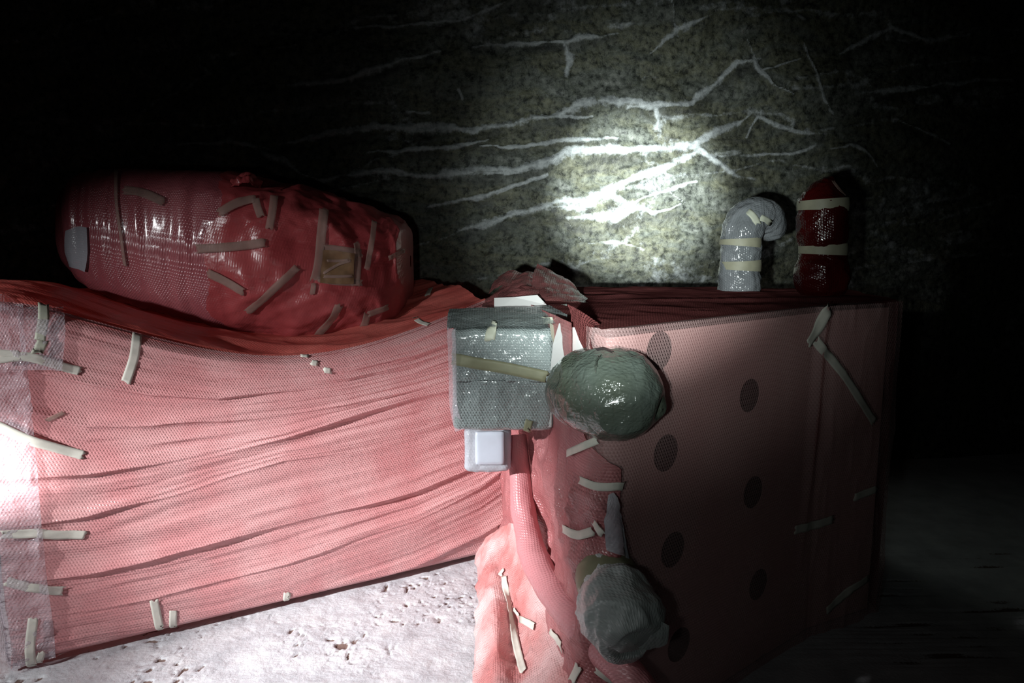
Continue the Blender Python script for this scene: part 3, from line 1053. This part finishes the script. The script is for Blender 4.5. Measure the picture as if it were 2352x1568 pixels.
def wrap_wall(name, path, mat, nu, nv, ztop, fnn, parent, shear=0.0):
    seg = np.concatenate([[0], np.cumsum(np.linalg.norm(np.diff(path, axis=0), axis=1))])
    u = np.linspace(0, seg[-1], nu)
    px_ = np.stack([np.interp(u, seg, path[:, 0]), np.interp(u, seg, path[:, 1])], -1)
    k = np.ones(9) / 9
    sm = np.stack([np.convolve(np.pad(px_[:, i], 4, 'edge'), k, 'valid') for i in range(2)], -1)
    px_[4:-4] = sm[4:-4]
    tg = np.gradient(px_, axis=0)
    tg /= np.linalg.norm(tg, axis=1, keepdims=True)
    nr = np.stack([tg[:, 1], -tg[:, 0]], -1)
    v = np.linspace(0, 1, nv)
    U, VV = np.meshgrid(u, v, indexing='ij')
    Zz = ztop * VV
    d = fnn(U / seg[-1], VV, U, Zz)
    cut = U * (1 - shear * np.clip((VV - 0.70) / 0.14, 0, 1))
    gx, gy = np.interp(cut, u, px_[:, 0]), np.interp(cut, u, px_[:, 1])
    nx, ny = np.interp(cut, u, nr[:, 0]), np.interp(cut, u, nr[:, 1])
    xy = np.stack([gx + nx * d, gy + ny * d], -1)
    A = np.concatenate([xy, Zz[..., None]], -1)
    return sheet(name, A, mat, parent)


def side_disp(t, v, u, z):
    g = np.stack([u * 9 + z * 3, z * 6 - u * 3, 0 * u], -1)
    return 0.022 + 0.045 * (crumple(g, 3, 101) - 0.5) * (1 - 0.9 * np.clip((v - 0.62) / 0.08, 0, 1)) + 0.03 * (fbm(np.stack([u * 5, z * 2.2, 0 * u], -1), 3, 102) - 0.4) * np.clip((1 - v) / 0.2, 0, 1)


def front_disp(t, v, u, z):
    d = 0.006 + 0.006 * (fbm(np.stack([u * 6, z * 2, 0 * u], -1), 3, 111) - 0.5)
    # vertical gathers where the film turns on to the far wing
    ridge = np.exp(-((t - 0.69 - 0.03 * (v - 0.5)) / 0.012) ** 2) * np.clip(v * 2.2 - 0.4, 0, 1)
    d = d + 0.022 * ridge
    wing = np.clip((t - 0.66) / 0.1, 0, 1)
    d = d + wing * 0.03 * (crumple(np.stack([u * 9, z * 2.5, 0 * u], -1), 3, 112) - 0.4)
    left = np.clip((0.13 - t) / 0.13, 0, 1)
    return d + left * 0.02 * (crumple(np.stack([u * 16, z * 5, 0 * u], -1), 2, 113) - 0.4)


side_film = wrap_wall('side_film', side_path, M_SIDE, 240, 260, CZ, side_disp, cab, 0.13)
side_film['label'] = 'creased pink film on the lit narrow side'
front_film2 = wrap_wall('front_film', front_path, M_FRONT, 300, 240, CZ + 0.002, front_disp, cab)
front_film2['label'] = 'hazy pink bubble film across the holes'
# top film
tl = [FT[1] + (FT[0] - FT[1]) * t for t in np.linspace(0, 1, 60)]
trr = [FT[3] + (FT[4] - FT[3]) * t for t in np.linspace(0, 1, 60)]
fr = np.array([np.array([np.interp(t, [0, 0.74, 1], [FT[1][i], FT[2][i], FT[3][i]]) for i in (0, 1)]) for t in np.linspace(0, 1, 120)])
bk = np.array([FT[5] + (FT[4] - FT[5]) * t for t in np.linspace(0, 1, 120)])
wv = np.linspace(0, 1, 60)
Tp = fr[:, None] * (1 - wv)[None, :, None] + bk[:, None] * wv[None, :, None]
Tz = CZ + 0.004 + 0.012 * (crumple(np.stack([Tp[..., 0] * 4, Tp[..., 1] * 7, 0 * Tp[..., 0]], -1), 3, 120) - 0.5) * np.clip(wv / 0.1, 0, 1)[None]
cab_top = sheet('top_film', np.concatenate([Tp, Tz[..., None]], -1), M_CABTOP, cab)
cab_top['label'] = 'dusky bubble film over the cabinet top'
rt = np.array([[(*(FT[3] + (FT[4] - FT[3]) * t), z) for z in np.linspace(0, CZ, 20)] for t in np.linspace(0, 1, 20)])
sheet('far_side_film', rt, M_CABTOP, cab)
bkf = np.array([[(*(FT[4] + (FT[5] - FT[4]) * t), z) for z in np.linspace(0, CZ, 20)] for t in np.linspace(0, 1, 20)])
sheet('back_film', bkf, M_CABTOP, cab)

# dark flap hanging over the top corner
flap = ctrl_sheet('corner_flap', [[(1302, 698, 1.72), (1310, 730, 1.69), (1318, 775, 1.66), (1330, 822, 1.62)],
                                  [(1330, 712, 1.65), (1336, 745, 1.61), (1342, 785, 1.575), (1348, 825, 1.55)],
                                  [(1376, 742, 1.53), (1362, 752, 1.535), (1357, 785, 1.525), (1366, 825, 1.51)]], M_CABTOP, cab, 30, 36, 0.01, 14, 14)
flap['label'] = 'dusky flap of film folded over the top corner'
cab_bvh = bvh_of([side_film, front_film2, cab_top])
for i, (pts, w, m) in enumerate([
    ([(1905, 704), (1880, 745), (1850, 792)], .030, M_TAPE), ([(1868, 778), (1935, 862), (2006, 972)], .026, M_TAPE),
    ([(1818, 1216), (1865, 1205), (1912, 1190)], .026, M_TAPE), ([(1955, 1142), (2012, 1120)], .024, M_TAPE),
    ([(1893, 1402), (1940, 1360), (1992, 1324)], .026, M_TAPE), ([(2020, 1540), (2012, 1585)], .024, M_TAPE),
    ([(1305, 1042), (1340, 1026), (1376, 1008)], .017, M_TAPE), ([(1334, 1100), (1375, 1116), (1436, 1112)], .018, M_TAPE),
    ([(1294, 1212), (1330, 1229), (1370, 1218)], .020, M_TAPE), ([(1370, 1530), (1395, 1552), (1428, 1562)], .020, M_TAPE),
    ([(1368, 1196), (1385, 1225)], .018, M_TAPE),
]):
    tape(cab_bvh, pts, w, m, cab, seed=120 + i, lift=0.007)
clr = on_bed([[(1398, 1135), (1388, 1200), (1396, 1262)], [(1408, 1130), (1412, 1200), (1425, 1275)], [(1416, 1140), (1430, 1215), (1440, 1280)]],
             0.02, 12, 24, 'clear_film', M_WHITEBAG, 0.008, 22, cab, cab_bvh)
clr['label'] = 'pale wedge of milky film above the lower bag'

# rolled film edge running down the side and out to the right
rp = [(1188, 1000, 2.06, .026), (1194, 1080, 2.02, .028), (1202, 1170, 1.97, .033), (1222, 1265, 1.88, .036), (1266, 1352, 1.74, .040),
      (1325, 1430, 1.585, .038), (1385, 1492, 1.50, .036), (1440, 1545, 1.43, .035), (1490, 1600, 1.39, .030)]
roll = loft('rolled_film', [(P(a, b, c), r, r * 0.9) for a, b, c, r in rp], M_ROLL, cab, 40, 120, 0.010, 12, 130,
            stretch=(14, 14, 3.0))
roll['label'] = 'pale pink rolled edge of film'
# loose skirt flaring on to the floor
skirt = ctrl_sheet('loose_film', [
    [(1150, 1215, 2.34), (1162, 1208, 2.28), (1176, 1202, 2.20), (1192, 1205, 2.10), (1205, 1200, 2.05)],
    [(1093, 1268, 2.38), (1125, 1262, 2.27), (1160, 1268, 2.17), (1195, 1275, 2.05), (1225, 1270, 1.97)],
    [(1097, 1340, 2.20), (1130, 1335, 2.08), (1165, 1345, 2.05), (1205, 1352, 1.93), (1255, 1345, 1.85)],
    [(1096, 1420, 2.03), (1135, 1415, 1.90), (1185, 1420, 1.93), (1240, 1425, 1.80), (1310, 1418, 1.72)],
    [(1090, 1500, 1.88), (1135, 1500, 1.74), (1195, 1498, 1.77), (1270, 1495, 1.66), (1360, 1490, 1.60)],
    [(1086, 1568, 1.77), (1135, 1570, 1.63), (1200, 1570, 1.64), (1290, 1565, 1.56), (1400, 1555, 1.52)],
    [(1080, 1596, 1.72), (1130, 1620, 1.58), (1200, 1640, 1.54), (1300, 1640, 1.50), (1420, 1630, 1.47)]],
    M_SKIRT, cab, 110, 110, 0.028, 9, 140, 0.004)
skirt['label'] = 'loose pale pink film flaring out at the foot'
sk_bvh = bvh_of([skirt, roll, side_film])
for i, (pts, w) in enumerate([
    ([(1160, 1322), (1167, 1400), (1184, 1478), (1206, 1548)], .020), ([(1198, 1420), (1230, 1440)], .018), ([(1264, 1446), (1284, 1468), (1296, 1498)], .014),
    ([(1334, 1524), (1316, 1566)], .022), ([(1160, 1308), (1148, 1326)], .014), ([(1184, 1398), (1196, 1412)], .012),
]):
    tape(sk_bvh, pts, w, M_TAPE, cab, seed=160 + i, lift=0.006)

# ------------------------------------------------------------------ crumpled film heap behind the box
heap = thing('film_heap', 'crumpled heap of dull pink film behind the clear-wrapped box', 'plastic film', (0.0, 2.4, 1.0))
h1 = ctrl_sheet('film', [
    [(1105, 700, 2.24), (1160, 702, 2.20), (1220, 702, 2.16), (1280, 706, 2.10), (1345, 712, 2.04)],
    [(1112, 684, 2.34), (1165, 676, 2.28), (1225, 674, 2.22), (1280, 682, 2.18), (1350, 690, 2.14)],
    [(1130, 668, 2.44), (1172, 656, 2.38), (1225, 650, 2.34), (1285, 660, 2.30), (1350, 680, 2.30)],
    [(1150, 660, 2.56), (1185, 646, 2.52), (1232, 640, 2.48), (1285, 650, 2.46), (1346, 674, 2.46)],
    [(1160, 666, 2.68), (1195, 655, 2.66), (1245, 650, 2.64), (1295, 660, 2.62), (1346, 676, 2.60)]],
    M_CRUMP, heap, 60, 80, 0.035, 6, 151, 0.003)
petals = [
    [[(1120, 672, 2.34), (1150, 655, 2.34), (1188, 660, 2.33)], [(1140, 640, 2.46), (1168, 627, 2.46), (1200, 640, 2.44)], [(1152, 632, 2.54), (1180, 618, 2.54), (1205, 626, 2.52)]],
    [[(1168, 668, 2.28), (1205, 652, 2.28), (1238, 664, 2.27)], [(1180, 640, 2.40), (1212, 628, 2.40), (1240, 648, 2.38)], [(1190, 626, 2.48), (1215, 619, 2.48), (1238, 630, 2.46)]],
    [[(1222, 660, 2.27), (1256, 662, 2.24), (1290, 680, 2.20)], [(1224, 632, 2.38), (1262, 640, 2.36), (1300, 664, 2.32)], [(1234, 606, 2.50), (1268, 620, 2.47), (1306, 648, 2.42)]],
    [[(1262, 676, 2.20), (1300, 684, 2.17), (1330, 700, 2.14)], [(1270, 650, 2.32), (1308, 662, 2.28), (1338, 688, 2.24)], [(1280, 630, 2.42), (1315, 650, 2.38), (1342, 680, 2.34)]],
    [[(1140, 684, 2.24), (1180, 672, 2.23), (1236, 674, 2.20)], [(1146, 672, 2.30), (1186, 656, 2.30), (1240, 664, 2.26)], [(1155, 666, 2.36), (1190, 652, 2.36), (1238, 660, 2.32)]],
]
for k, rows in enumerate(petals):
    ctrl_sheet('film', rows, M_CRUMP, heap, 20, 30, 0.014, 16, 260 + k)


def card(name, pts, thick, mat, parent=None):
    A = np.array([P(*p) for p in pts])
    n = np.cross(A[1] - A[0], A[2] - A[0])
    n /= np.linalg.norm(n)
    if n @ (A[0] - CAM) > 0:
        n = -n
    B = A - n * thick
    k = len(A)
    F = [list(range(k)), list(range(k, 2 * k))[::-1]] + [[i, k + i, k + (i + 1) % k, (i + 1) % k] for i in range(k)]
    return mesh_obj(name, np.concatenate([A, B]), F, mat, parent, None, False)


c1 = card('white_card', [(1135, 684, 2.17), (1180, 682, 2.15), (1234, 677, 2.13), (1256, 700, 2.08), (1250, 716, 2.05), (1135, 720, 2.08)], 0.004, M_CARD)
c1['label'] = 'white card lying under the film heap above the box'
c1['category'] = 'card'
c2 = card('white_card', [(1284, 742, 1.745), (1316, 752, 1.645), (1326, 780, 1.62), (1342, 812, 1.575), (1330, 850, 1.60), (1264, 850, 1.80), (1270, 790, 1.78)], 0.004, M_CARD)
c2['label'] = 'white card standing between the clear-wrapped box and the round bundle'
c2['category'] = 'card'

# ------------------------------------------------------------------ clear wrapped box on the corner


def rounded_box(name, x0, x1, y0, y1, z0, z1, mat, parent, r=0.018, wr=0.006, ws=18, seed=0, n=44, slope=0.0):
    """box with soft edges built face by face on a cube grid, one closed mesh"""
    bm = bmesh.new()
    bmesh.ops.create_cube(bm, size=2.0)
    bmesh.ops.subdivide_edges(bm, edges=bm.edges[:], cuts=n, use_grid_fill=True)
    c = np.array([(x0 + x1) / 2, (y0 + y1) / 2, (z0 + z1) / 2])
    h = np.array([(x1 - x0) / 2, (y1 - y0) / 2, (z1 - z0) / 2])
    uvl = bm.loops.layers.uv.new('UVMap')
    for f in bm.faces:
        nrm = f.normal
        ax = max(range(3), key=lambda i: abs(nrm[i]))
        o_ = [i for i in range(3) if i != ax]
        for l in f.loops:
            co = l.vert.co
            l[uvl].uv = (co[o_[0]] * h[o_[0]], co[o_[1]] * h[o_[1]])
    A = np.array([v.co for v in bm.verts]) * h
    inner = np.clip(A, -(h - r), h - r)
    d = A - inner
    ln = np.linalg.norm(d, axis=1, keepdims=True)
    A = inner + d / np.maximum(ln, 1e-9) * np.minimum(ln, r)
    nd = A / h
    nd = np.sign(nd) * np.abs(nd) ** 6
    nd /= np.maximum(np.linalg.norm(nd, axis=1, keepdims=True), 1e-9)
    A = A + nd * (wr * (crumple((A + c) * ws, 3, seed) - 0.5))[:, None]
    A[:, 2] += slope * (A[:, 1] / h[1]) * (A[:, 2] > 0)
    off = np.array(parent.location)
    for v, a in zip(bm.verts, A):
        v.co = Vector(a + c - off)
    me = bpy.data.meshes.new(name)
    bm.to_mesh(me)
    bm.free()
    me.polygons.foreach_set('use_smooth', np.full(len(me.polygons), True))
    me.materials.append(mat)
    o = bpy.data.objects.new(name, me)
    COL.objects.link(o)
    o.parent = parent
    return o


wbox = thing('wrapped_box', 'square box in clear glittering bubble wrap with an olive tape across', 'box', (-0.02, 1.9, 0.71))
bxf = rounded_box('bubble_wrap', -0.152, 0.108, 1.80, 2.06, 0.712, 0.986, M_CLEARBOX, wbox, 0.016, 0.008, 16, 160, 60, 0.012)
lip = ctrl_sheet('wrap_lip', [
    [(1026, 756, 1.786), (1040, 752, 1.784), (1120, 750, 1.782), (1200, 748, 1.782), (1262, 742, 1.782), (1302, 740, 1.79)],
    [(1028, 726, 1.90), (1045, 724, 1.90), (1120, 722, 1.90), (1200, 720, 1.90), (1262, 716, 1.90), (1303, 716, 1.90)],
    [(1032, 708, 2.02), (1050, 707, 2.02), (1120, 705, 2.02), (1200, 703, 2.02), (1262, 699, 2.02), (1302, 697, 2.02)]],
    M_CLEARBOX, wbox, 24, 60, 0.006, 18, 161)
lip['label'] = 'folded top edge of the bubble wrap'
mg = ctrl_sheet('wrap_margin', [[(1026, 752, 1.79), (1030, 840, 1.79), (1032, 930, 1.80), (1045, 992, 1.81)],
                                [(1020, 740, 1.86), (1028, 840, 1.86), (1030, 930, 1.86), (1042, 985, 1.87)],
                                [(1046, 756, 1.782), (1048, 840, 1.784), (1050, 930, 1.79), (1066, 985, 1.80)]][::2], M_CLEAR, wbox, 8, 40, 0.004, 30, 162)
box_bvh = bvh_of([bxf, lip])
for i, (pts, w, m) in enumerate([
    ([(1030, 822), (1150, 842), (1262, 866)], .030, M_TAPE_OLIVE), ([(1140, 742), (1130, 760), (1124, 784)], .026, M_TAPE_CREAM),
    ([(1256, 734), (1270, 752), (1276, 778)], .028, M_TAPE_CREAM), ([(1218, 962), (1212, 980), (1206, 996)], .020, M_TAPE_OLIVE),
]):
    tape(box_bvh, pts, w, m, wbox, seed=180 + i, lift=0.007)
ctrl_sheet('loose_tape', [[(1262, 742, 1.80), (1266, 770, 1.79), (1274, 798, 1.80)], [(1286, 752, 1.83), (1290, 775, 1.82), (1284, 792, 1.83)]],
           M_TAPE_CREAM, wbox, 6, 14, 0.0, 10, 1)
rounded_box('hanging_panel', 0.085, 0.104, 1.80, 1.96, 0.72, 0.80, M_VALVE, wbox, 0.004, 0.0, 10, 1, 6)

sbox = thing('small_box', 'small box in milky film tucked under the clear-wrapped box', 'box', (-0.08, 1.98, 0.60))
a0, a1 = P(1066, 985, 1.95), P(1172, 1086, 1.95)
rounded_box('milky_film', a0[0], a1[0], 1.95, 2.08, a1[2], a0[2] - 0.002, M_WHITEBAG, sbox, 0.016, 0.006, 24, 170, 24)
i0, i1 = P(1092, 990, 1.944), P(1158, 1066, 1.944)
rounded_box('inner_label', i0[0], i1[0], 1.941, 1.956, i1[2], i0[2] - 0.002, M_LABEL, sbox, 0.004, 0.003, 24, 171, 8)

# ------------------------------------------------------------------ round bundle beside the box
bulb = thing('round_bundle', 'round green-grey bundle in glistening clear wrap beside the square box', 'bundle', tuple(P(1400, 1010, 1.45)))
bp = [(1285, 890, 1.68, .026), (1300, 892, 1.65, .050), (1322, 895, 1.615, .073), (1352, 898, 1.575, .088), (1390, 904, 1.535, .097), (1425, 912, 1.515, .098), (1462, 922, 1.50, .086),
      (1498, 932, 1.49, .057), (1516, 938, 1.485, .027), (1522, 940, 1.48, .001)]
bw = loft('bubble_wrap', [(P(a, b, c), r, r) for a, b, c, r in bp], M_BULB, bulb, 110, 130, 0.018, 13, 190, power=2.15, ref=(0.2, 0.3, 1))
gather = ctrl_sheet('gathered_wrap', [
    [(1262, 880, 1.74), (1276, 868, 1.71), (1304, 842, 1.66), (1350, 815, 1.58), (1400, 803, 1.53)],
    [(1264, 893, 1.73), (1280, 890, 1.67), (1300, 880, 1.60), (1330, 868, 1.52), (1372, 850, 1.45)],
    [(1264, 908, 1.74), (1284, 925, 1.70), (1308, 955, 1.62), (1345, 985, 1.55), (1390, 1005, 1.50)]],
    M_BULB, bulb, 40, 50, 0.012, 30, 191)
frill = ctrl_sheet('wrap_frill', [
    [(1292, 900, 1.62), (1300, 940, 1.60), (1330, 968, 1.58), (1368, 996, 1.56), (1400, 1014, 1.52)],
    [(1288, 930, 1.66), (1290, 962, 1.66), (1318, 985, 1.64), (1352, 1002, 1.62), (1398, 1016, 1.58)]], M_WHITEBAG, bulb, 10, 40, 0.008, 40, 192)
ctrl_sheet('tape_strip', [[(1366, 800, 1.50), (1385, 798, 1.49), (1405, 806, 1.475)], [(1372, 806, 1.47), (1388, 804, 1.465), (1408, 812, 1.455)]], M_DARK, bulb, 5, 10)

# ------------------------------------------------------------------ lower bagged valve
valve = thing('bagged_valve', 'drooping pale grey bag tied with tape on the cabinet side, low down', 'bag', tuple(P(1400, 1300, 1.55)))
vp = [(1384, 1272, 1.60, .030), (1386, 1288, 1.57, .058), (1390, 1306, 1.54, .066), (1396, 1335, 1.50, .066), (1404, 1362, 1.47, .064)]
neck = loft('bag_neck', [(P(a, b, c), r, r) for a, b, c, r in vp], M_VALVE, valve, 64, 50, 0.010, 18, 200, ref=(1, 0, 0.2))
vp2 = [(1400, 1350, 1.485, .060), (1410, 1375, 1.455, .071), (1424, 1408, 1.41, .077), (1440, 1440, 1.37, .072), (1450, 1462, 1.345, .050), (1455, 1474, 1.335, .024), (1458, 1480, 1.33, .001)]
bag = loft('bag', [(P(a, b, c), r * 1.08, r) for a, b, c, r in vp2], M_VALVE, valve, 72, 70, 0.034, 13, 201, ref=(1, 0, 0.2))
band = loft('tape_band', [(P(1392, 1318, 1.523), .069, .069), (P(1396, 1336, 1.50), .0705, .0705), (P(1402, 1354, 1.478), .068, .068)], M_TAPE_OLIVE, valve, 64, 14, 0.004, 18, 202, ref=(1, 0, 0.2))
ctrl_sheet('bag_flap', [[(1348, 1368, 1.44), (1352, 1410, 1.41), (1362, 1450, 1.39)], [(1366, 1372, 1.40), (1372, 1420, 1.375), (1378, 1462, 1.36)]],
           M_WHITEBAG, valve, 12, 24, 0.012, 30, 203)
ctrl_sheet('bag_flap', [[(1470, 1400, 1.36), (1505, 1420, 1.35), (1535, 1435, 1.36)], [(1462, 1440, 1.345), (1500, 1456, 1.345), (1530, 1475, 1.36)],
                        [(1450, 1480, 1.345), (1478, 1490, 1.35), (1500, 1482, 1.37)]], M_VALVE, valve, 20, 24, 0.012, 20, 204)

# ------------------------------------------------------------------ pipes on the cabinet top
elbow = thing('wrapped_pipe_elbow', 'white pipe elbow in clear film with two pale tape bands', 'pipe', (0.83, 2.6, CZ))
eb = P(1697, 668, 2.60)
ez0 = CZ + 0.004
ep = [(1697, None, .070), (1698, 640, .070), (1700, 600, .066), (1702, 560, .066), (1705, 530, .068), (1716, 508, .068), (1738, 497, .066), (1762, 506, .062), (1774, 530, .052), (1776, 545, .036), (1777, 549, .001)]
st = []
for a, b, r in ep:
    if b is None:
        p = P(a, 668, 2.60)
        p[2] = ez0
    else:
        p = P(a, b, 2.60 + max(0, a - 1705) * 0.0012)
    st.append((p, r, r))
pf = loft('clear_film', st, M_ELBOW, elbow, 56, 110, 0.016, 22, 210, ref=(0, 1, 0.05))
for y0, y1, mm in ((547, 565, M_TAPE_DIM), (598, 620, M_TAPE_DIM)):
    loft('tape_band', [(P(1700, y0, 2.60), .0715, .0715), (P(1700, (y0 + y1) / 2, 2.60), .0725, .0725), (P(1699, y1, 2.60), .0720, .0720)], mm, elbow, 56, 8, 0.003, 20, 211, ref=(0, 1, 0.05))
elb_bvh = bvh_of([pf])
tape(elb_bvh, [(1718, 486), (1732, 500), (1740, 514)], .024, M_TAPE_CREAM, elbow, seed=220, lift=0.005)
tape(elb_bvh, [(1746, 500), (1770, 512)], .022, M_TAPE_CREAM, elbow, seed=221, lift=0.005)

post = thing('wrapped_post', 'stout post in deep red film with two cream tape bands and a pointed top', 'pipe', (1.04, 2.4, CZ))
pp = [(1890, None, .060), (1890, 662, .078), (1888, 635, .085), (1888, 608, .078), (1889, 582, .068), (1889, 565, .070), (1889, 540, .077), (1889, 505, .077), (1890, 480, .073), (1891, 460, .072),
      (1895, 440, .054), (1902, 424, .034), (1909, 411, .015), (1912, 404, .001)]
st = []
for a, b, r in pp:
    if b is None:
        p = P(a, 688, 2.40)
        p[2] = CZ + 0.004
    else:
        p = P(a, b, 2.40)
    st.append((p, r, r))
pof = loft('red_film', st, M_POST, post, 56, 120, 0.016, 20, 230, ref=(0, 1, 0.05))
for y0, y1 in ((458, 484), (561, 584)):
    ym = (y0 + y1) / 2
    ra = 0.0790 if y0 < 500 else 0.0745
    loft('tape_band', [(P(1890, y0, 2.40), ra, ra), (P(1890, ym, 2.40), ra + .001, ra + .001), (P(1889, y1, 2.40), ra, ra)], M_TAPE_DIM, post, 56, 8, 0.003, 20, 231, ref=(0, 1, 0.05))
pos_bvh = bvh_of([pof])
tape(pos_bvh, [(1912, 418), (1925, 435), (1940, 450)], .014, M_TAPE_SHEER, post, seed=240, lift=0.004)
